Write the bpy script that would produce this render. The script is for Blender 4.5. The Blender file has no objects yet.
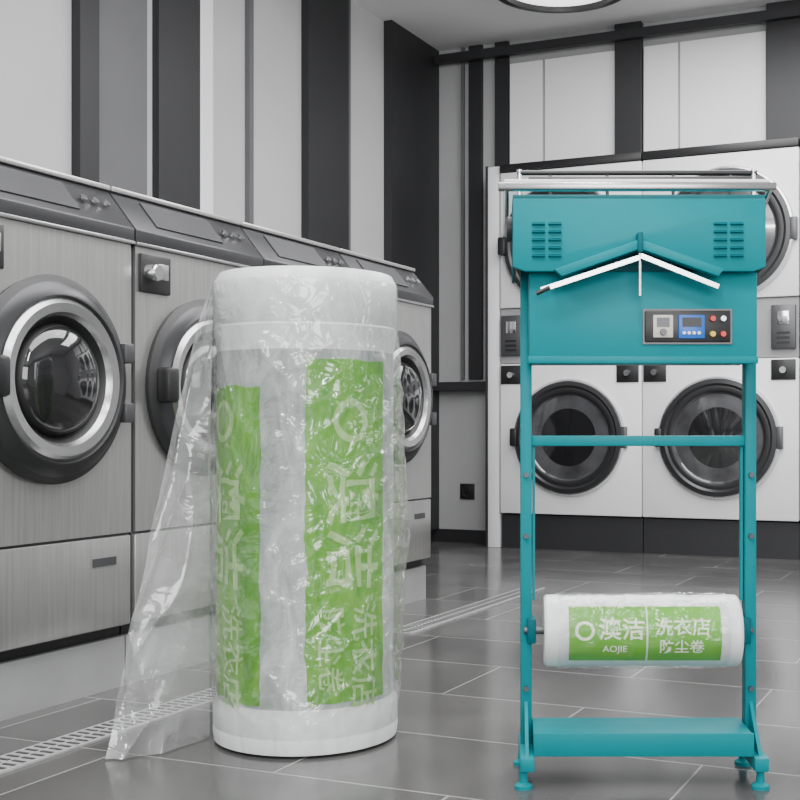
import bpy, bmesh, math, random
from mathutils import Vector, Matrix, noise
random.seed(4)
COL = bpy.context.scene.collection
TH = math.radians(23.03)

# ---------------------------------------------------------------- materials
def new_mat(name):
    m = bpy.data.materials.new(name); m.use_nodes = True
    nt = m.node_tree
    return m, nt, nt.nodes.get("Principled BSDF")

def pmat(name, col, rough=0.5, metal=0.0, noise_amt=0.0, nscale=8.0, stretch=(1,1,1), bump=0.0, bscale=60, coat=0.0, emis=None, estr=0, spec=0.5):
    m, nt, p = new_mat(name)
    p.inputs["Base Color"].default_value = (*col, 1)
    p.inputs["Roughness"].default_value = rough
    p.inputs["Metallic"].default_value = metal
    p.inputs["Coat Weight"].default_value = coat
    p.inputs["Specular IOR Level"].default_value = spec
    if emis:
        p.inputs["Emission Color"].default_value = (*emis, 1)
        p.inputs["Emission Strength"].default_value = estr
    tc = nt.nodes.new("ShaderNodeTexCoord")
    mp = nt.nodes.new("ShaderNodeMapping"); mp.inputs["Scale"].default_value = stretch
    nt.links.new(tc.outputs["Object"], mp.inputs["Vector"])
    if noise_amt > 0:
        n = nt.nodes.new("ShaderNodeTexNoise"); n.inputs["Scale"].default_value = nscale
        n.inputs["Detail"].default_value = 4
        nt.links.new(mp.outputs[0], n.inputs["Vector"])
        r = nt.nodes.new("ShaderNodeValToRGB")
        r.color_ramp.elements[0].position = 0.3; r.color_ramp.elements[1].position = 0.7
        r.color_ramp.elements[0].color = (*[c*(1-noise_amt) for c in col], 1)
        r.color_ramp.elements[1].color = (*[min(1, c*(1+noise_amt)) for c in col], 1)
        nt.links.new(n.outputs["Fac"], r.inputs["Fac"])
        nt.links.new(r.outputs["Color"], p.inputs["Base Color"])
    if bump > 0:
        n2 = nt.nodes.new("ShaderNodeTexNoise"); n2.inputs["Scale"].default_value = bscale
        nt.links.new(mp.outputs[0], n2.inputs["Vector"])
        b = nt.nodes.new("ShaderNodeBump"); b.inputs["Strength"].default_value = bump
        b.inputs["Distance"].default_value = 0.01
        nt.links.new(n2.outputs["Fac"], b.inputs["Height"])
        nt.links.new(b.outputs["Normal"], p.inputs["Normal"])
    return m

M = {}
M["steel"] = pmat("brushed_steel", (0.45,0.45,0.44), 0.30, 0.8, 0.10, 3.0, (1,30,1.2))
M["steel_d"] = pmat("dark_steel", (0.09,0.09,0.095), 0.38, 0.6, 0.08, 4.0)
M["fascia"] = pmat("fascia_grey", (0.04,0.04,0.043), 0.35, 0.4, 0.06, 3)
M["chrome"] = pmat("chrome", (0.70,0.70,0.71), 0.18, 1.0)
M["ringgrey"] = pmat("door_ring_grey", (0.42,0.42,0.425), 0.25, 0.85)
M["ringdark"] = pmat("door_rim_dark", (0.045,0.045,0.048), 0.3, 0.6)
M["black"] = pmat("black_plastic", (0.010,0.010,0.011), 0.4)
M["rubber"] = pmat("rubber", (0.012,0.012,0.013), 0.5)
M["glass_d"] = pmat("dark_glass", (0.012,0.012,0.013), 0.06, 0.0, coat=0.6)
M["glass_m"] = pmat("door_glass", (0.07,0.07,0.075), 0.1, 0.2, 0.5, 5, coat=0.8)
M["white"] = pmat("dryer_enamel", (0.76,0.76,0.77), 0.35, 0.0, 0.03, 3)
M["white2"] = pmat("white_plastic", (0.85,0.85,0.85), 0.4)
M["plinth"] = pmat("plinth_grey", (0.26,0.26,0.265), 0.6, 0, 0.1, 6)
M["wall"] = pmat("wall_paint", (0.48,0.48,0.485), 0.7, 0, 0.04, 2)
M["wall_b"] = pmat("wall_paint_back", (0.36,0.36,0.365), 0.7, 0, 0.04, 2)
M["panel_d"] = pmat("dark_wall_panel", (0.016,0.016,0.018), 0.5, 0, 0.1, 3)
M["panel_m"] = pmat("mid_wall_panel", (0.11,0.11,0.115), 0.55, 0, 0.06, 3)
M["panel_l"] = pmat("light_wall_panel", (0.82,0.82,0.82), 0.5, 0, 0.02, 2)
M["ceil"] = pmat("ceiling_paint", (0.78,0.78,0.78), 0.8, 0, 0.02, 2)
M["lamp"] = pmat("lamp_diffuser", (0.9,0.9,0.9), 0.5, emis=(1,1,1), estr=2.0)
M["teal"] = pmat("teal_paint", (0.000,0.205,0.235), 0.40, 0.0, 0.06, 4, coat=0.0, spec=0.12)
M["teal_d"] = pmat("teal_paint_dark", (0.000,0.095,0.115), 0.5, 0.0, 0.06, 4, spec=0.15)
M["blue"] = pmat("blue_display", (0.01,0.10,0.42), 0.3, emis=(0.01,0.2,0.8), estr=0.2)
M["cream"] = pmat("meter_face", (0.6,0.58,0.5), 0.4)
M["red"] = pmat("red_button", (0.6,0.03,0.03), 0.4)
M["yellow"] = pmat("yellow_button", (0.7,0.5,0.05), 0.4)
M["print_w2"] = pmat("label_white_print_b", (0.80,0.88,0.70), 0.5)
M["green_s"] = pmat("label_green_small", (0.11,0.40,0.008), 0.5, 0, 0.14, 9, spec=0.2)
M["wood"] = pmat("paper_core", (0.35,0.27,0.18), 0.8, 0, 0.1, 30)
M["drain"] = pmat("drain_steel", (0.50,0.50,0.50), 0.4, 0.5, 0.1, 20)

# printed film seen through layers: colour broken up by folded-film noise (procedural)
def mk_streak(name, c0, c1, c2, scale=6, rough=0.35, bump=0.35, spec=0.5):
    m, nt, p = new_mat(name)
    N=nt.nodes.new; L=nt.links.new
    p.inputs["Specular IOR Level"].default_value=spec
    tc=N("ShaderNodeTexCoord"); mp=N("ShaderNodeMapping")
    mp.inputs["Rotation"].default_value=(0,math.radians(30),0); mp.inputs["Scale"].default_value=(2.2,1.5,0.8)
    L(tc.outputs["Object"],mp.inputs["Vector"])
    n=N("ShaderNodeTexNoise"); n.inputs["Scale"].default_value=scale; n.inputs["Detail"].default_value=7
    n.inputs["Roughness"].default_value=0.65; n.inputs["Distortion"].default_value=1.2
    L(mp.outputs[0],n.inputs["Vector"])
    r=N("ShaderNodeValToRGB"); e=r.color_ramp.elements
    e[0].position=0.32; e[0].color=(*c0,1); e[1].position=0.72; e[1].color=(*c2,1)
    mid=e.new(0.52); mid.color=(*c1,1)
    L(n.outputs["Fac"],r.inputs["Fac"]); L(r.outputs["Color"],p.inputs["Base Color"])
    p.inputs["Roughness"].default_value=rough
    b=N("ShaderNodeBump"); b.inputs["Strength"].default_value=bump; b.inputs["Distance"].default_value=0.01
    L(n.outputs["Fac"],b.inputs["Height"]); L(b.outputs["Normal"],p.inputs["Normal"])
    return m
M["rollbody"]=mk_streak("rolled_film_core",(0.24,0.28,0.26),(0.40,0.43,0.415),(0.66,0.69,0.68),6,0.3,0.35)
M["rollend"]=mk_streak("rolled_film_end",(0.66,0.68,0.68),(0.78,0.80,0.79),(0.88,0.89,0.89),6,0.3,0.15)
M["green"]=mk_streak("label_green",(0.060,0.26,0.003),(0.115,0.38,0.008),(0.26,0.54,0.08),6,0.4,0.3,0.25)
M["print_w"]=mk_streak("label_pale_print",(0.24,0.47,0.12),(0.36,0.58,0.21),(0.50,0.70,0.36),6,0.4,0.3,0.25)

def mk_film(name, milk, bumpstr, scale, refl=2.4, cap=0.5):
    m = bpy.data.materials.new(name); m.use_nodes = True
    nt = m.node_tree; nt.nodes.clear()
    N = nt.nodes.new; L = nt.links.new
    out = N("ShaderNodeOutputMaterial")
    tc = N("ShaderNodeTexCoord"); mp = N("ShaderNodeMapping")
    mp.inputs["Rotation"].default_value = (math.radians(15), math.radians(38), 0)
    mp.inputs["Scale"].default_value = (2.0, 1.6, 0.55)
    L(tc.outputs["Object"], mp.inputs["Vector"])
    n = N("ShaderNodeTexNoise"); n.noise_type='RIDGED_MULTIFRACTAL'
    n.inputs["Scale"].default_value = scale; n.inputs["Detail"].default_value = 2.5
    n.inputs["Distortion"].default_value = 0.8
    L(mp.outputs[0], n.inputs["Vector"])
    n2 = N("ShaderNodeTexNoise"); n2.inputs["Scale"].default_value = scale*1.3; n2.inputs["Detail"].default_value=3
    n2.inputs["Distortion"].default_value = 1.5
    L(tc.outputs["Object"], n2.inputs["Vector"])
    ad = N("ShaderNodeMath"); ad.operation='MULTIPLY_ADD'; ad.inputs[1].default_value=0.35
    L(n.outputs["Fac"], ad.inputs[0]); L(n2.outputs["Fac"], ad.inputs[2])
    b = N("ShaderNodeBump"); b.inputs["Strength"].default_value = bumpstr; b.inputs["Distance"].default_value = 0.02
    L(ad.outputs[0], b.inputs["Height"])
    tr = N("ShaderNodeBsdfTransparent"); tr.inputs[0].default_value = (0.98,0.985,0.98,1)
    di = N("ShaderNodeBsdfDiffuse"); di.inputs[0].default_value = (0.9,0.92,0.91,1)
    tl = N("ShaderNodeBsdfTranslucent"); tl.inputs[0].default_value = (0.9,0.92,0.91,1)
    L(b.outputs[0], di.inputs["Normal"])
    mx0 = N("ShaderNodeMixShader"); mx0.inputs[0].default_value = 0.35
    L(di.outputs[0], mx0.inputs[1]); L(tl.outputs[0], mx0.inputs[2])
    mx1 = N("ShaderNodeMixShader")
    mr = N("ShaderNodeMapRange"); mr.inputs[1].default_value=0.35; mr.inputs[2].default_value=0.75
    mr.inputs[3].default_value=milk*0.6; mr.inputs[4].default_value=milk*1.5
    L(n2.outputs["Fac"], mr.inputs[0]); L(mr.outputs[0], mx1.inputs[0])
    L(tr.outputs[0], mx1.inputs[1]); L(mx0.outputs[0], mx1.inputs[2])
    gl = N("ShaderNodeBsdfGlossy"); gl.inputs["Roughness"].default_value = 0.13
    gl.inputs[0].default_value = (1,1,1,1)
    L(b.outputs[0], gl.inputs["Normal"])
    fr = N("ShaderNodeFresnel"); fr.inputs[0].default_value = 1.5
    ml = N("ShaderNodeMath"); ml.operation='MULTIPLY'; ml.inputs[1].default_value = refl; ml.use_clamp=True
    L(fr.outputs[0], ml.inputs[0])
    cl = N("ShaderNodeMath"); cl.operation='MINIMUM'; cl.inputs[1].default_value=cap; L(ml.outputs[0], cl.inputs[0])
    mx2 = N("ShaderNodeMixShader")
    L(cl.outputs[0], mx2.inputs[0]); L(mx1.outputs[0], mx2.inputs[1]); L(gl.outputs[0], mx2.inputs[2])
    L(mx2.outputs[0], out.inputs[0])
    return m
M["film"] = mk_film("film_wrap", 0.06, 0.9, 7, 2.3, 0.4)
M["film_sheet"] = mk_film("film_loose", 0.26, 0.55, 5, 2.2)
M["film_s"] = mk_film("film_wrap_small", 0.05, 0.4, 18, 1.4, 0.3)

def mk_floor():
    m, nt, p = new_mat("floor_tiles")
    N = nt.nodes.new; L = nt.links.new
    tc = N("ShaderNodeTexCoord"); mp = N("ShaderNodeMapping")
    mp.inputs["Location"].default_value = (0.12, 0.05, 0)
    L(tc.outputs["Object"], mp.inputs["Vector"])
    br = N("ShaderNodeTexBrick"); br.offset = 0.5
    br.inputs["Color1"].default_value = (0.072,0.070,0.069,1)
    br.inputs["Color2"].default_value = (0.094,0.092,0.090,1)
    br.inputs["Mortar"].default_value = (0.28,0.275,0.27,1)
    br.inputs["Scale"].default_value = 1.0
    br.inputs["Mortar Size"].default_value = 0.003
    br.inputs["Mortar Smooth"].default_value = 0.1
    br.inputs["Brick Width"].default_value = 0.9
    br.inputs["Row Height"].default_value = 0.45
    L(mp.outputs[0], br.inputs["Vector"])
    n = N("ShaderNodeTexNoise"); n.inputs["Scale"].default_value = 3.5; n.inputs["Detail"].default_value = 8
    L(tc.outputs["Object"], n.inputs["Vector"])
    mx = N("ShaderNodeMixRGB"); mx.blend_type = 'MULTIPLY'; mx.inputs[0].default_value = 0.6
    r = N("ShaderNodeValToRGB"); r.color_ramp.elements[0].color=(0.6,0.6,0.6,1); r.color_ramp.elements[1].color=(1.35,1.35,1.35,1)
    r.color_ramp.elements[0].position=0.3; r.color_ramp.elements[1].position=0.7
    L(n.outputs["Fac"], r.inputs["Fac"])
    L(br.outputs["Color"], mx.inputs[1]); L(r.outputs["Color"], mx.inputs[2])
    L(mx.outputs[0], p.inputs["Base Color"])
    p.inputs["Roughness"].default_value = 0.17
    b = N("ShaderNodeBump"); b.inputs["Strength"].default_value = 0.3; b.inputs["Distance"].default_value = 0.002; b.invert=True
    L(br.outputs["Fac"], b.inputs["Height"]); L(b.outputs[0], p.inputs["Normal"])
    return m
M["floor"] = mk_floor()

# ---------------------------------------------------------------- helpers
def finish(name, bm, mats, parent=None, smooth=False, loc=(0,0,0), rot=(0,0,0)):
    me = bpy.data.meshes.new(name); bm.normal_update(); bm.to_mesh(me); bm.free()
    if not isinstance(mats, (list,tuple)): mats=[mats]
    for m in mats: me.materials.append(M[m])
    if smooth:
        for p in me.polygons: p.use_smooth = True
        me.set_sharp_from_angle(angle=math.radians(35))
    o = bpy.data.objects.new(name, me); COL.objects.link(o)
    o.location = loc; o.rotation_euler = rot
    if parent: o.parent = parent
    return o

def empty(name, loc, rz=0):
    e = bpy.data.objects.new(name, None); COL.objects.link(e)
    e.location = loc; e.rotation_euler = (0,0,rz); e.empty_display_size=0.1
    return e

def box(name, x0,x1,y0,y1,z0,z1, mat, parent=None, bev=0.0, rot=None, seg=2):
    bm = bmesh.new()
    c = Vector(((x0+x1)/2,(y0+y1)/2,(z0+z1)/2))
    bmesh.ops.create_cube(bm, size=1)
    bmesh.ops.scale(bm, vec=(x1-x0,y1-y0,z1-z0), verts=bm.verts)
    if bev>0: bmesh.ops.bevel(bm, geom=bm.edges[:], offset=bev, segments=seg, affect='EDGES', profile=0.5)
    return finish(name, bm, mat, parent, bev>0, c, rot or (0,0,0))

def prism(name, pts, axis, a, b, mat, parent=None, bev=0.0):
    bm = bmesh.new()
    def P(u,v,w):
        return {'X':(w,u,v),'Y':(u,w,v),'Z':(u,v,w)}[axis]
    A=[bm.verts.new(P(u,v,a)) for u,v in pts]; B=[bm.verts.new(P(u,v,b)) for u,v in pts]
    bm.faces.new(A); bm.faces.new(B[::-1])
    n=len(pts)
    for i in range(n): bm.faces.new((A[i],B[i],B[(i+1)%n],A[(i+1)%n]))
    bmesh.ops.recalc_face_normals(bm, faces=bm.faces)
    if bev>0: bmesh.ops.bevel(bm, geom=bm.edges[:], offset=bev, segments=2, affect='EDGES', profile=0.5)
    return finish(name,bm,mat,parent,bev>0)

def lathe(name, prof, mats, axis, loc=(0,0,0), parent=None, seg=64, rot=(0,0,0)):
    bm = bmesh.new(); rings=[]
    for r,h,mi in prof:
        ring=[]
        for i in range(seg):
            a=2*math.pi*i/seg; c,s=r*math.cos(a),r*math.sin(a)
            p={'X':(h,c,s),'Y':(c,-h,s),'Z':(c,s,h)}[axis]
            ring.append(bm.verts.new(p))
        rings.append(ring)
    for k in range(len(prof)-1):
        for i in range(seg):
            f=bm.faces.new((rings[k][i],rings[k][(i+1)%seg],rings[k+1][(i+1)%seg],rings[k+1][i]))
            f.material_index=prof[k][2]
    bmesh.ops.remove_doubles(bm, verts=bm.verts, dist=1e-5)
    bmesh.ops.recalc_face_normals(bm, faces=bm.faces)
    return finish(name,bm,mats,parent,True,loc,rot)

def rod(name, p0, p1, r, mat, parent=None, seg=16):
    p0=Vector(p0); p1=Vector(p1); d=p1-p0
    bm=bmesh.new()
    bmesh.ops.create_cone(bm, cap_ends=True, segments=seg, radius1=r, radius2=r, depth=d.length)
    o=finish(name,bm,mat,parent,True,(p0+p1)/2)
    o.rotation_euler=d.to_track_quat('Z','Y').to_euler()
    return o

def bar(name,p0,p1,w,t,mat,parent=None):
    p0=Vector(p0); p1=Vector(p1); d=p1-p0
    bm=bmesh.new(); bmesh.ops.create_cube(bm,size=1)
    bmesh.ops.scale(bm, vec=(d.length,t,w), verts=bm.verts)
    bmesh.ops.bevel(bm, geom=bm.edges[:], offset=min(w,t)*0.15, segments=1, affect='EDGES')
    o=finish(name,bm,mat,parent,False,(p0+p1)/2)
    o.rotation_euler=d.to_track_quat('X','Z').to_euler()
    return o

def duplicate(e, name, loc, rz=None):
    n=bpy.data.objects.new(name,None); COL.objects.link(n); n.location=loc
    n.rotation_euler=e.rotation_euler if rz is None else (0,0,rz)
    for c in [o for o in bpy.data.objects if o.parent==e]:
        k=c.copy(); COL.objects.link(k); k.parent=n
    return n

# ---------------------------------------------------------------- room shell
WX=-3.80; WY=7.70; CZ=3.49; RX=3.6; FY=-3.0
box("floor", WX-0.1,RX+0.1, FY,WY+0.1, -0.1,0, "floor")
box("ceiling", WX-0.1,RX+0.1, FY,WY+0.1, CZ,CZ+0.1,"ceil")
box("wall_left", WX-0.1,WX, FY,WY, 0,CZ,"wall")
box("wall_back", WX-0.1,RX+0.1, WY,WY+0.1, 0,CZ,"wall_b")
box("wall_right", RX,RX+0.1, FY,WY, 0,CZ,"wall")
box("baseboard_back", WX,RX, WY-0.02,WY, 0,0.09,"panel_d")
box("baseboard_left", WX,WX+0.02, FY,WY-0.02, 0,0.09,"panel_d")
k=0
def lp(y0,y1,mat,d=0.03,z0=0.09,z1=CZ):
    global k; k+=1
    box("trim_%d"%k, WX,WX+d, y0,y1, z0,z1-0.001, mat)
lp(2.6,3.2,"panel_m"); lp(4.12,4.24,"panel_d",0.05)
lp(4.24,4.60,"panel_m",0.02); lp(4.66,4.98,"panel_d",0.04)
lp(4.98,5.10,"panel_l",0.03)
lp(5.42,5.46,"panel_m",0.03)
lp(5.98,6.44,"panel_d",0.05)
lp(6.44,6.50,"panel_m",0.03)
lp(6.98,7.69,"panel_d",0.06)
lp(0.2,0.9,"panel_d",0.04)
def bp(x0,x1,mat,z0=0.09,z1=CZ,d=0.03):
    global k; k+=1
    box("trim_%d"%k, x0,x1, WY-d,WY, z0,z1-0.001, mat)
bp(-3.56,-3.54,"panel_m",1.15)
bp(-3.50,-3.40,"panel_d",1.15); bp(-3.30,-3.20,"panel_d",2.6)
bp(-2.42,-2.24,"panel_d",2.6,d=0.06)
bp(-1.42,-1.15,"panel_d",2.6,d=0.06)
bp(-0.2,0.0,"panel_d",2.6,d=0.06)
bp(-3.78,-3.27,"panel_d",1.07,1.13,d=0.12)
for (a,b) in ((-3.19,-2.95),(-2.93,-2.43),(-2.23,-2.00),(-1.985,-1.43),(-1.14,-0.22),(0.01,1.2)):
    bp(a,b,"panel_l",2.6,CZ-0.16,0.02)
k+=1; box("trim_%d"%k, WX+0.07,RX, WY-0.11,WY-0.065, CZ-0.12,CZ-0.06,"panel_d")
# outlet
e=empty("wall_socket",(-3.52,WY,0.36))
box("plate",-0.055,0.055,-0.014,-0.001,-0.055,0.055,"black",e,0.004)
lathe("socket_well",[(0.0001,0.010,0),(0.03,0.010,0),(0.036,0.018,0),(0.036,0.013,0)],["steel_d"],'Y',(0,0,0),e,24)

# drain channel in floor, parallel to the washers
e=empty("floor_drain",(-2.19,0,0))
for (y0,y1) in ((1.2,3.3),(4.15,5.6)):
    box("channel",-0.055,0.055,y0,y1,0.0005,0.006,"drain",e)
    nn=int((y1-y0)/0.03)
    bm=bmesh.new()
    for i in range(nn):
        for sx in (-0.024,0.024):
            ret=bmesh.ops.create_cube(bm,size=1)
            bmesh.ops.scale(bm,vec=(0.036,0.010,0.002),verts=ret['verts'])
            bmesh.ops.translate(bm,vec=(sx,y0+0.015+i*0.03,0.0068),verts=ret['verts'])
    finish("slots",bm,"steel_d",e)

# ceiling light
e=empty("ceiling_light",(-2.46,6.72,CZ))
lathe("housing",[(0.0001,-0.001,0),(0.42,-0.001,0),(0.42,-0.07,0),(0.36,-0.08,0),(0.355,-0.05,1),(0.0001,-0.05,1)],["black","lamp"],'Z',(0,0,0),e,64)
for (lx,ly) in ((-1.0,4.4),(0.8,6.2),(-2.2,1.8)):
    duplicate(e,"ceiling_light",(lx,ly,CZ))

# ---------------------------------------------------------------- washing machines
W=0.696
def build_washer(y):
    e=empty("washing_machine",(-2.5,y,0))   # local: face x=0, +X outward
    h=W/2-0.004
    box("base_plinth",-0.95,-0.03,-h,h,0.0,0.155,"plinth",e)
    box("kick_gap",-0.9,-0.05,-h,h,0.155,0.19,"black",e)
    box("cabinet",-0.95,-0.012,-h,h,0.19,1.36,"steel_d",e,0.006)
    box("lower_panel",-0.02,0.0,-h+.006,h-.006,0.195,0.47,"steel",e,0.005)
    bm=bmesh.new(); n=64; R=0.285
    z0,z1=0.478,1.365; yy=h-.006; cz=0.935
    inner=[];outer=[]
    for i in range(n):
        a=2*math.pi*i/n; c,s=math.cos(a),math.sin(a)
        inner.append(bm.verts.new((0,R*c,cz+R*s)))
        ty = yy/abs(c) if abs(c)>1e-6 else 1e9
        tz = ((z1-cz) if s>0 else (cz-z0))/abs(s) if abs(s)>1e-6 else 1e9
        t=min(ty,tz); outer.append(bm.verts.new((0,t*c,cz+t*s)))
    for i in range(n):
        bm.faces.new((inner[i],outer[i],outer[(i+1)%n],inner[(i+1)%n]))
    for (cy,czz) in ((yy,z1),(-yy,z1),(-yy,z0),(yy,z0)):
        ds=sorted(outer,key=lambda v:(v.co-Vector((0,cy,czz))).length)[:2]
        if (ds[0].co-Vector((0,cy,czz))).length>1e-4:
            cv=bm.verts.new((0,cy,czz)); bm.faces.new((ds[0],ds[1],cv))
    bmesh.ops.recalc_face_normals(bm,faces=bm.faces)
    bmesh.ops.solidify(bm,geom=bm.faces[:],thickness=0.01)
    finish("front_panel",bm,"steel",e)
    lathe("door",[(0.290,-0.005,0),(0.296,0.018,0),(0.276,0.034,1),(0.245,0.055,1),(0.236,0.056,0),(0.230,0.048,2),(0.215,0.062,2),
                  (0.190,0.058,2),(0.180,0.042,0),(0.160,0.020,0),(0.150,0.045,3),(0.13,0.060,3),(0.10,0.072,3),(0.055,0.080,3),(0.0001,0.083,3)],
          ["rubber","ringdark","ringgrey","glass_d"],'X',(0,0,cz),e,72)
    box("door_handle",0.035,0.085,-0.285,-0.225,cz-0.055,cz+0.055,"black",e,0.012)
    box("hinge_top",0.0,0.05,0.255,0.300,cz+0.06,cz+0.12,"steel_d",e,0.006)
    box("hinge_bottom",0.0,0.05,0.255,0.300,cz-0.12,cz-0.06,"steel_d",e,0.006)
    box("control_plate",0.0,0.012,-0.325,-0.18,1.225,1.345,"black",e,0.004)
    lathe("knob",[(0.0001,0.05,0),(0.022,0.05,0),(0.026,0.046,0),(0.028,0.01,0)],["chrome"],'X',(0,-0.285,1.285),e,24)
    box("display",0.011,0.015,-0.245,-0.195,1.27,1.32,"ringgrey",e,0.001)
    prism("fascia",[(0.010,1.372),(0.010,1.415),(-0.10,1.545),(-0.30,1.545),(-0.30,1.372)],'Y',-h,h,"fascia",e,0.004)
    box("fascia_trim",-0.12,-0.085,-h,h,1.540,1.556,"steel",e,0.003)
    box("fascia_lower_trim",0.0,0.014,-h,h,1.366,1.376,"ringgrey",e,0.002)
    o=box("fascia_inlay",-0.055,0.055,-0.25,0.10,-0.002,0.002,"steel_d",e)
    o.location=(-0.043,-0.05,1.482); o.rotation_euler=(0,math.atan2(0.13,0.11),0)
    for i in range(3):
        lathe("button_%d"%(i+1),[(0.0001,0.008,0),(0.012,0.008,0),(0.013,0.0,0)],["chrome"],'Z',(-0.040+0.003,0.17+i*0.05,1.481),e,16,(0,math.radians(50),0))
    box("nameplate",0.0,0.003,0.17,0.27,0.385,0.41,"steel_d",e)
    return e
Y0=2.976-W/2
w=build_washer(Y0)
for i in (-1,1,2,3):
    duplicate(w,"washing_machine",(-2.5,Y0+i*W,0))

# ---------------------------------------------------------------- dryers (stacked)
DY=7.43
def build_dryer(x,uoff=0.0):
    e=empty("stacked_dryer",(x,DY,0))
    h=0.99/2-0.003
    box("base",-h,h,0.03,0.26,0.0,0.225,"panel_d",e)
    box("lower_cabinet",-h,h,0.0,0.26,0.235,1.235,"white",e,0.008)
    box("middle_band",-h,h,0.015,0.26,1.240,1.605,"plinth",e)
    box("upper_cabinet",-h,h,0.0,0.26,1.61,2.52,"white",e,0.008)
    box("top_cap",-h,h,-0.01,0.26,2.525,2.575,"black",e,0.004)
    for nm,cz,s,ox in (("lower",0.745,1.0,0.0),("upper",2.02,1.08,uoff)):
        prof=[(0.385,-0.001,0),(0.385,0.02,0),(0.377,0.035,0),(0.368,0.036,4),(0.340,0.040,4),(0.325,0.030,1),(0.300,0.034,1),(0.285,0.028,2),
                     (0.275,0.015,2),(0.20,0.020,2),(0.19,0.02,3),(0.12,0.022,3),(0.0001,0.024,3)]
        lathe(nm+"_door",[(r*s,hh,mi) for r,hh,mi in prof],
              ["chrome","black","glass_m","glass_d","ringdark"],'Y',(ox,0,cz),e,72)
        box(nm+"_handle",ox-0.40*s,ox-0.35*s,-0.065,-0.02,cz-0.06,cz+0.06,"black",e,0.01)
        box(nm+"_hinge",ox+0.36*s,ox+0.40*s,-0.04,0.0,cz-0.07,cz+0.07,"steel_d",e,0.006)
    for s,sx in (("left",-0.41),("right",0.40)):
        box(s+"_control_plate",sx-0.075,sx+0.075,-0.008,0.0,1.10,1.225,"black",e,0.003)
        lathe(s+"_knob",[(0.0001,0.035,0),(0.02,0.035,0),(0.024,0.008,0)],["chrome"],'Y',(sx,0,1.16),e,20)
        box(s+"_coin_box",sx-0.075,sx+0.075,-0.01,0.015,1.29,1.56,"steel_d",e,0.006)
        box(s+"_coin_slot",sx-0.035,sx+0.035,-0.014,-0.009,1.44,1.52,"chrome",e,0.002)
        for j in range(3):
            box(s+"_slot_%d"%j,sx-0.04,sx+0.04,-0.012,-0.009,1.32+j*0.03,1.335+j*0.03,"black",e)
    return e
build_dryer(-2.665,-0.055)
for i in (1,2,3):
    build_dryer(-2.665+i*0.99, 0.055)
e=empty("dryer_side_panel",(-3.215,DY,0))
box("panel",-0.045,0.045,0.01,0.262,0.0,2.57,"white",e,0.004)
box("edge_strip",-0.05,-0.035,0.0,0.262,0.0,2.575,"panel_d",e)

# ---------------------------------------------------------------- teal garment packing machine
MX,MY=-0.787,2.654
m=empty("garment_packing_machine",(MX,MY,0),TH)
T="teal"
for s,sx in (("left",-0.254),("right",0.262)):
    sg = -1 if sx<0 else 1
    box(s+"_upright",sx-0.013,sx+0.013,0.005,0.045,0.07,1.33,T,m,0.003)
    box(s+"_foot_bar",sx-0.016,sx+0.016,-0.115,0.115,0.040,0.072,T,m,0.004)
    prism(s+"_gusset",[(-0.10,0.072),(0.005,0.072),(0.005,0.17)],'X',sx-0.004,sx+0.004,T,m)
    for j,yy in enumerate((-0.095,0.095)):
        lathe(s+"_foot_%d"%j,[(0.0001,0.0,0),(0.020,0.0,0),(0.020,0.008,0),(0.010,0.014,0),(0.008,0.042,1),(0.0001,0.042,1)],[T,"teal_d"],'Z',(sx+sg*0.004-0.004,yy,0),m,24)
    for zz in (0.20,0.334,0.55,0.69):
        lathe(s+"_bolt",[(0.0001,0.010,0),(0.006,0.010,0),(0.006,0.0,0)],["steel_d"],'Y',(sx,0.005,zz),m,12)
    box(s+"_inner_rail",sx-sg*0.018-0.003,sx-sg*0.018+0.003,0.02,0.035,0.40,0.76,T,m)
    box(s+"_bracket",sx-sg*0.012-0.010,sx-sg*0.012+0.010,-0.012,0.05,0.305,0.362,"teal_d",m,0.003)
prism("base_shelf",[(-0.10,0.075),(-0.10,0.120),(0.06,0.120),(0.06,0.075)],'X',-0.240,0.247,T,m,0.003)
box("base_lip",-0.240,0.247,-0.104,-0.098,0.072,0.124,T,m,0.002)
box("cross_bar",-0.242,0.250,0.012,0.038,0.756,0.780,T,m,0.003)
rod("roll_axle",(-0.258,0.0,0.334),(0.262,0.0,0.334),0.009,"steel_d",m)
box("control_cabinet",-0.250,0.257,-0.09,0.10,0.946,1.145,T,m,0.005)
box("cabinet_bottom_lip",-0.252,0.259,-0.092,-0.082,0.940,0.957,T,m,0.003)
box("neck_panel",-0.242,0.249,-0.075,0.09,1.145,1.27,"teal_d",m)
cx0,cx1,cz0,cz1=0.006,0.196,0.987,1.057
box("control_panel",cx0,cx1,-0.098,-0.09,cz0,cz1,"black",m,0.003)
box("panel_bezel",cx0-0.004,cx1+0.004,-0.094,-0.0895,cz0-0.004,cz1+0.004,"steel_d",m)
box("meter",cx0+0.018,cx0+0.062,-0.104,-0.098,cz0+0.010,cz1-0.010,"cream",m,0.002)
box("meter_window",cx0+0.026,cx0+0.054,-0.106,-0.104,cz0+0.034,cz1-0.016,"steel_d",m)
lathe("meter_knob",[(0.0001,0.012,0),(0.007,0.012,0),(0.008,0,0)],["steel_d"],'Y',(cx0+0.04,-0.102,cz0+0.022),m,16)
box("display",cx0+0.074,cx0+0.132,-0.104,-0.098,cz0+0.008,cz1-0.010,"blue",m,0.002)
box("display_window",cx0+0.082,cx0+0.124,-0.106,-0.104,cz0+0.034,cz1-0.016,"black",m)
for j in range(4):
    lathe("display_button_%d"%j,[(0.0001,0.004,0),(0.0035,0.004,0),(0.004,0,0)],["white2"],'Y',(cx0+0.086+j*0.011,-0.104,cz0+0.020),m,12)
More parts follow.
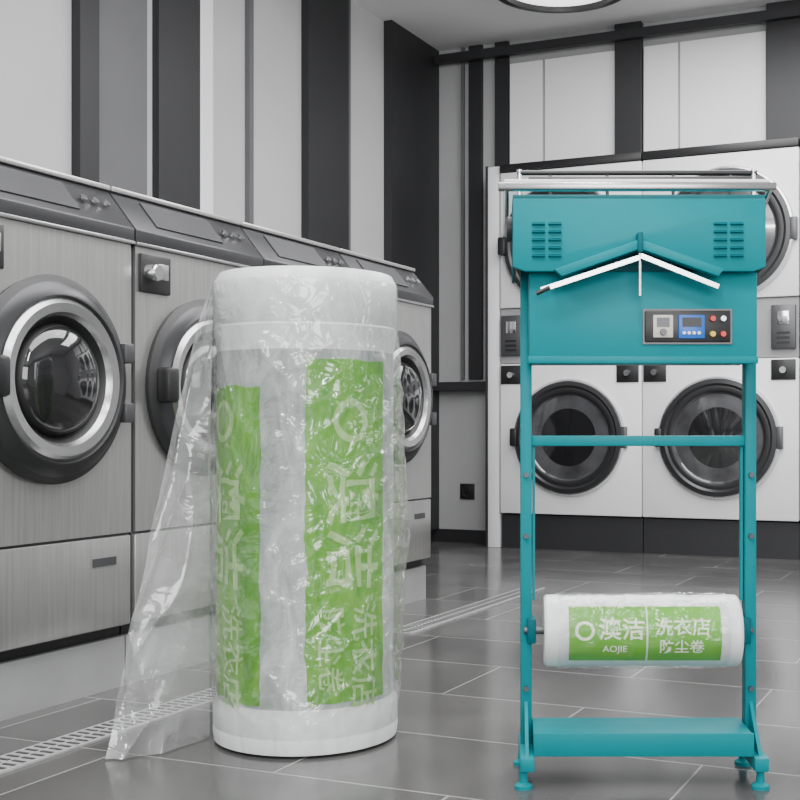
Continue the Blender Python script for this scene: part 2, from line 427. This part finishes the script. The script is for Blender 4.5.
for j,(mm,zz) in enumerate((("red",0.052),("yellow",0.018))):
    lathe("switch_%d"%j,[(0.0001,0.008,0),(0.006,0.008,0),(0.007,0,0)],[mm],'Y',(cx0+0.150,-0.098,cz0+zz),m,16)
lathe("switch_2",[(0.0001,0.008,0),(0.006,0.008,0),(0.007,0,0)],["ringgrey"],'Y',(cx0+0.173,-0.098,cz0+0.052),m,16)
lathe("switch_3",[(0.0001,0.008,0),(0.006,0.008,0),(0.007,0,0)],["red"],'Y',(cx0+0.173,-0.098,cz0+0.018),m,16)
HX0,HX1=-0.286,0.268
pts=[(HX0,1.300),(HX1,1.300),(HX1,1.150),(HX1-.027,1.140),(0.172,1.140),(-0.010,1.205),(-0.197,1.140),(HX0+.027,1.140),(HX0,1.150)]
prism("hood_front",pts,'Y',-0.125,-0.110,T,m,0.003)
prism("hood_top",[(-0.125,1.290),(-0.105,1.312),(0.09,1.325),(0.09,1.30),(-0.105,1.292)],'X',HX0,HX1,T,m)
for s,sx in (("left",HX0),("right",HX1-.008)):
    prism(s+"_hood_cheek",[(-0.122,1.150),(-0.122,1.298),(0.09,1.315),(0.09,1.14)],'X',sx,sx+0.008,"teal_d",m)
prism("left_fold",[(-0.197,1.142),(-0.010,1.207),(-0.010,1.186),(-0.180,1.126)],'Y',-0.150,-0.120,T,m,0.002)
prism("right_fold",[(0.172,1.142),(-0.010,1.207),(-0.010,1.186),(0.160,1.126)],'Y',-0.150,-0.120,T,m,0.002)
box("peak_clip",-0.016,-0.004,-0.156,-0.120,1.178,1.222,"teal_d",m,0.003)
bar("left_arm",(-0.225,-0.135,1.098),(-0.010,-0.145,1.168),0.012,0.006,"chrome",m)
bar("right_arm",(0.163,-0.135,1.105),(-0.010,-0.145,1.172),0.012,0.006,"chrome",m)
rod("left_arm_tip",(-0.235,-0.135,1.090),(-0.205,-0.138,1.104),0.005,"black",m)
rod("centre_pin",(-0.010,-0.140,1.085),(-0.010,-0.140,1.185),0.0035,"chrome",m)
for s,lx in (("left",-0.212),("right",0.186)):
    for r_ in range(5):
        for c_ in range(2):
            x=lx+(c_-0.5)*0.036; z=1.248-r_*0.0175
            prism("%s_louvre_%d_%d"%(s,r_,c_),[(-0.125,z),(-0.133,z-0.006),(-0.125,z-0.007)],'X',x-0.014,x+0.014,"teal_d",m)
rod("left_top_rail_post",(-0.270,-0.02,1.30),(-0.270,-0.02,1.385),0.006,"chrome",m)
rod("right_top_rail_post",(0.262,-0.02,1.30),(0.262,-0.02,1.385),0.006,"chrome",m)
box("seal_bar",-0.318,0.290,-0.135,-0.105,1.318,1.334,"ringgrey",m,0.003)
box("seal_bar_pad",-0.305,0.276,-0.130,-0.110,1.334,1.341,"white2",m,0.002)
rod("top_rail",(-0.275,-0.02,1.378),(0.270,-0.02,1.378),0.006,"black",m)
box("top_plate",-0.25,0.25,-0.06,0.05,1.352,1.362,"steel_d",m,0.002)
for i,xx in enumerate((-0.2,-0.07,0.08,0.21)):
    rod("top_strut_%d"%i,(xx,-0.02,1.31),(xx,-0.02,1.378),0.004,"steel_d",m)
rod("left_seal_arm",(-0.300,-0.12,1.325),(-0.300,0.06,1.25),0.006,"chrome",m)
rod("right_seal_arm",(0.279,-0.12,1.325),(0.279,0.06,1.25),0.006,"chrome",m)
lathe("left_pivot",[(0.0001,0.012,0),(0.028,0.012,0),(0.03,0.0,0),(0.0001,0.0,0)],["steel_d"],'X',(-0.299,-0.02,1.25),m,24)
lathe("right_pivot",[(0.0001,0.012,0),(0.028,0.012,0),(0.03,0.0,0),(0.0001,0.0,0)],["steel_d"],'X',(0.268,-0.02,1.25),m,24)

# ---------------------------------------------------------------- film rolls
def text_bm(s,size,step,cutaxis):
    cu=bpy.data.curves.new("t",'FONT'); cu.body=s; cu.size=size; cu.align_x='LEFT'; cu.offset=size*0.012
    cu.resolution_u=3
    o=bpy.data.objects.new("t",cu); COL.objects.link(o)
    dg=bpy.context.evaluated_depsgraph_get(); dg.update()
    me=bpy.data.meshes.new_from_object(o.evaluated_get(dg))
    bm=bmesh.new(); bm.from_mesh(me)
    bpy.data.objects.remove(o); bpy.data.meshes.remove(me)
    if not bm.verts: return bm
    bmesh.ops.triangulate(bm,faces=bm.faces[:])
    for ax in ((cutaxis,) if step<0.01 else (0,1)):
        lo=min(v.co[ax] for v in bm.verts); hi=max(v.co[ax] for v in bm.verts)
        t=lo+step
        nrm=[0,0,0]; nrm[ax]=1
        while t<hi:
            co=[0,0,0]; co[ax]=t
            bmesh.ops.bisect_plane(bm,geom=bm.verts[:]+bm.edges[:]+bm.faces[:],plane_co=co,plane_no=nrm)
            t+=step
    return bm

def patch(name,f,u0,u1,v0,v1,nu,nv,mat,parent):
    bm=bmesh.new(); g=[[bm.verts.new(f(u0+(u1-u0)*i/nu,v0+(v1-v0)*j/nv)) for j in range(nv+1)] for i in range(nu+1)]
    for i in range(nu):
        for j in range(nv): bm.faces.new((g[i][j],g[i+1][j],g[i+1][j+1],g[i][j+1]))
    bmesh.ops.recalc_face_normals(bm,faces=bm.faces)
    return finish(name,bm,mat,parent,True)

R=0.226; H=1.19
roll=empty("plastic_film_roll",(-1.684,2.674,0),TH)
lathe("film_body",[(0.05,0.006,1),(0.213,0.0,1),(0.234,0.008,1),(0.237,0.03,1),(0.235,0.10,1),(R,0.115,0),(R,0.99,1),(0.230,1.02,1),(0.235,1.05,1),(0.230,1.056,1),(0.235,1.064,1),(0.233,1.17,1),(0.222,H,1),(0.05,H-0.006,1)],
      ["rollbody","rollend"],'Z',(0,0,0),roll,96)
lathe("paper_core",[(0.045,0.003,0),(0.05,0.003,0),(0.05,H+0.004,0),(0.045,H+0.004,0),(0.045,0.003,0)],["wood"],'Z',(0,0,0),roll,48)
# slight in-surface waviness of the printed film
def warp(th,z,amt=0.007):
    X=math.sin(th)*R; Y=-math.cos(th)*R
    a=noise.noise(Vector((X*14,Y*14,z*10)))*amt + noise.noise(Vector((X*38,Y*38,z*30)))*amt*0.5
    b=noise.noise(Vector((X*14+9,Y*14,z*10)))*amt + noise.noise(Vector((X*38+4,Y*38,z*30)))*amt*0.5
    return th+a/R, z+b
def cylf(r):
    def f(th,z):
        th,z=warp(th,z)
        return (r*math.sin(th), -r*math.cos(th), z)
    return f
rad=math.radians
z_lo,z_hi=0.125,0.965
cols=[(-88,-20,0.90),(9,66,0.965),(105,165,0.95),(195,250,0.95)]
for ci,(a0,a1,zt) in enumerate(cols):
    patch("label_%d"%(ci+1),cylf(R+0.0015),rad(a0),rad(a1),z_lo,zt,36,110,"green",roll)
    amid=rad((a0+a1)/2)
    def place(bm,z0,aoff,name,mat,rr=R+0.0032):
        for v in bm.verts:
            u,vv=v.co.x,v.co.y
            th,z=warp(amid+(vv+aoff)/rr, z0-u)
            v.co=Vector((rr*math.sin(th),-rr*math.cos(th),z))
        finish(name,bm,mat,roll)
    place(text_bm("澳洁",0.165,0.012,1),0.725,-0.050,"print_big","print_w")
    place(text_bm("洗衣店",0.088,0.012,1),0.365,0.008,"print_row_1","print_w")
    place(text_bm("防尘卷",0.072,0.012,1),0.365,-0.080,"print_row_2","print_w")
    bm=bmesh.new()
    n=40; ra,rb=0.052,0.036
    A=[];B=[]
    for i in range(n):
        a=2*math.pi*i/n
        for Ls,r_ in ((A,ra),(B,rb)):
            th,z=warp(amid+(r_*math.cos(a))/(R+0.003),0.815+r_*math.sin(a))
            Ls.append(bm.verts.new(((R+.003)*math.sin(th),-(R+.003)*math.cos(th),z)))
    for i in range(n): bm.faces.new((A[i],A[(i+1)%n],B[(i+1)%n],B[i]))
    finish("round_mark",bm,"print_w",roll)

def ridge(q,p=5): return (1-abs(noise.noise(q)))**p
def wrapf(r0,amp):
    def f(th,z):
        X=math.sin(th)*R; Y=-math.cos(th)*R
        q1=Vector((X*8+z*5.0,Y*8,z*4.0))
        q2=Vector((X*18-z*8,Y*18,z*10+3))
        w=ridge(q1)*0.65+ridge(q2)*0.35
        edge=min(1,max(0,(z-0.05)/0.08))*min(1,max(0,(1.05-z)/0.06))
        right=max(0,math.sin(th))**4*0.020*max(0,math.sin(math.pi*min(1,max(0,(z-0.2)/0.75))))
        r=r0+(amp*w+right)*edge
        return (r*math.sin(th),-r*math.cos(th),z)
    return f
patch("film_wrap",wrapf(R+0.0105,0.017),-math.pi,math.pi,0.045,1.165,260,240,"film",roll)
def sheet(u,v):
    z=1.165*(1-v)+0.004*v
    xo=-0.240-0.203*(v**0.80)
    yo=-0.02-0.22*v
    a=rad(-62-18*v)
    xi=(R+0.018)*math.sin(a); yi=-(R+0.018)*math.cos(a)
    t=u
    x=xi*(1-t)+xo*t; y=yi*(1-t)+yo*t - 0.05*math.sin(math.pi*t)*v
    p=Vector((x*5+z*2.2,y*3,z*2.0))
    w=(1-abs(noise.noise(p*1.2)))**3
    w2=(1-abs(noise.noise(Vector((t*2.5+z*1.5,1,z*3)))))**5
    env=math.sin(math.pi*min(1,t*1.15+0.02)*0.55)
    y+= (-0.035*(w-0.6)-0.02*w2)*env*v
    x+= 0.006*noise.noise(Vector((z*3,t*2,7)))*t
    return (x,y,z)
patch("loose_film",sheet,0,1,0,1,90,160,"film_sheet",roll)

# small horizontal roll on machine
r2=0.080
sroll=empty("plastic_film_roll",(MX,MY,0.334),TH)
lathe("film_body",[(0.012,-0.214,0),(r2-0.004,-0.214,0),(r2+0.001,-0.209,0),(r2+0.002,-0.178,0),(r2,-0.174,0),(r2,0.190,0),(r2+0.002,0.194,0),(r2+0.001,0.225,0),(r2-0.004,0.230,0),(0.012,0.230,0)],
      ["rollend"],'X',(0,0,0),sroll,64)
def cx(r): return lambda x,th:(x,-r*math.cos(th),r*math.sin(th))
patch("label_left",cx(r2+0.0012),-0.160,0.012,rad(-46),rad(50),6,24,"green_s",sroll)
patch("label_right",cx(r2+0.0012),0.016,0.180,rad(-46),rad(50),6,24,"green_s",sroll)
def place2(bm,x0,aoff,name,mat="print_w2",rr=r2+0.0022):
    for v in bm.verts:
        u,vv=v.co.x,v.co.y; th=(vv+aoff)/rr
        v.co=Vector((x0+u,-rr*math.cos(th),rr*math.sin(th)))
    finish(name,bm,mat,sroll)
place2(text_bm("澳洁",0.052,0.005,1),-0.095,-0.003,"print_big")
place2(text_bm("AOJIE",0.022,0.005,1),-0.085,-0.037,"print_latin")
place2(text_bm("洗衣店",0.042,0.005,1),0.030,0.006,"print_row_1")
place2(text_bm("防尘卷",0.034,0.005,1),0.040,-0.037,"print_row_2")
bm=bmesh.new(); n=32;A=[];B=[]
for i in range(n):
    a=2*math.pi*i/n
    for Ls,r_ in ((A,0.022),(B,0.015)):
        th=(0.012+r_*math.sin(a))/(r2+.0022)
        Ls.append(bm.verts.new((-0.125+r_*math.cos(a),-(r2+.0022)*math.cos(th),(r2+.0022)*math.sin(th))))
for i in range(n): bm.faces.new((A[i],A[(i+1)%n],B[(i+1)%n],B[i]))
finish("round_mark",bm,"print_w2",sroll)
def wr2(x,th):
    w=(1-abs(noise.noise(Vector((x*14,math.cos(th)*2.5,math.sin(th)*2.5)))))**3
    r=r2+0.0035+0.003*w
    return (x,-r*math.cos(th),r*math.sin(th))
patch("film_wrap",wr2,-0.185,0.200,-math.pi,math.pi,80,80,"film_s",sroll)

# ---------------------------------------------------------------- lights
def area(name,loc,rot,sx,sy,power,col=(1,1,1)):
    l=bpy.data.lights.new(name,'AREA'); l.shape='RECTANGLE'; l.size=sx; l.size_y=sy; l.energy=power; l.color=col
    o=bpy.data.objects.new(name,l); COL.objects.link(o); o.location=loc; o.rotation_euler=rot
    return o
area("ceiling_panel_light",(-1.2,3.2,3.35),(0,0,0),1.6,4.0,190)
area("ceiling_panel_light",(-0.4,6.2,3.35),(0,0,0),3.0,1.2,140)
area("shopfront_daylight",(1.6,-2.2,2.0),(rad(78),0,rad(30)),3.0,2.2,180)
area("side_daylight",(3.3,3.2,2.0),(rad(90),0,rad(90)),3.0,2.0,90)
area("film_glint_light",(-1.6,0.2,3.3),(rad(25),0,0),1.4,0.12,55)  # added unseen strip, makes bright specks on the wrinkled film
area("film_glint_light",(-0.2,0.6,3.3),(rad(25),0,rad(40)),0.12,1.4,55)  # second added strip for film glints, stands for no real fixture
wd=bpy.data.worlds.new("world"); bpy.context.scene.world=wd; wd.use_nodes=True
bg=wd.node_tree.nodes["Background"]; bg.inputs[0].default_value=(0.9,0.92,0.95,1); bg.inputs[1].default_value=1.0

# ---------------------------------------------------------------- camera
cam=bpy.data.cameras.new("camera"); co=bpy.data.objects.new("camera",cam); COL.objects.link(co)
cam.sensor_width=36; cam.lens=54; cam.shift_x=-0.125; cam.shift_y=0.0375
co.location=(0,0,0.793); co.rotation_euler=(rad(90),0,TH)
bpy.context.scene.camera=co
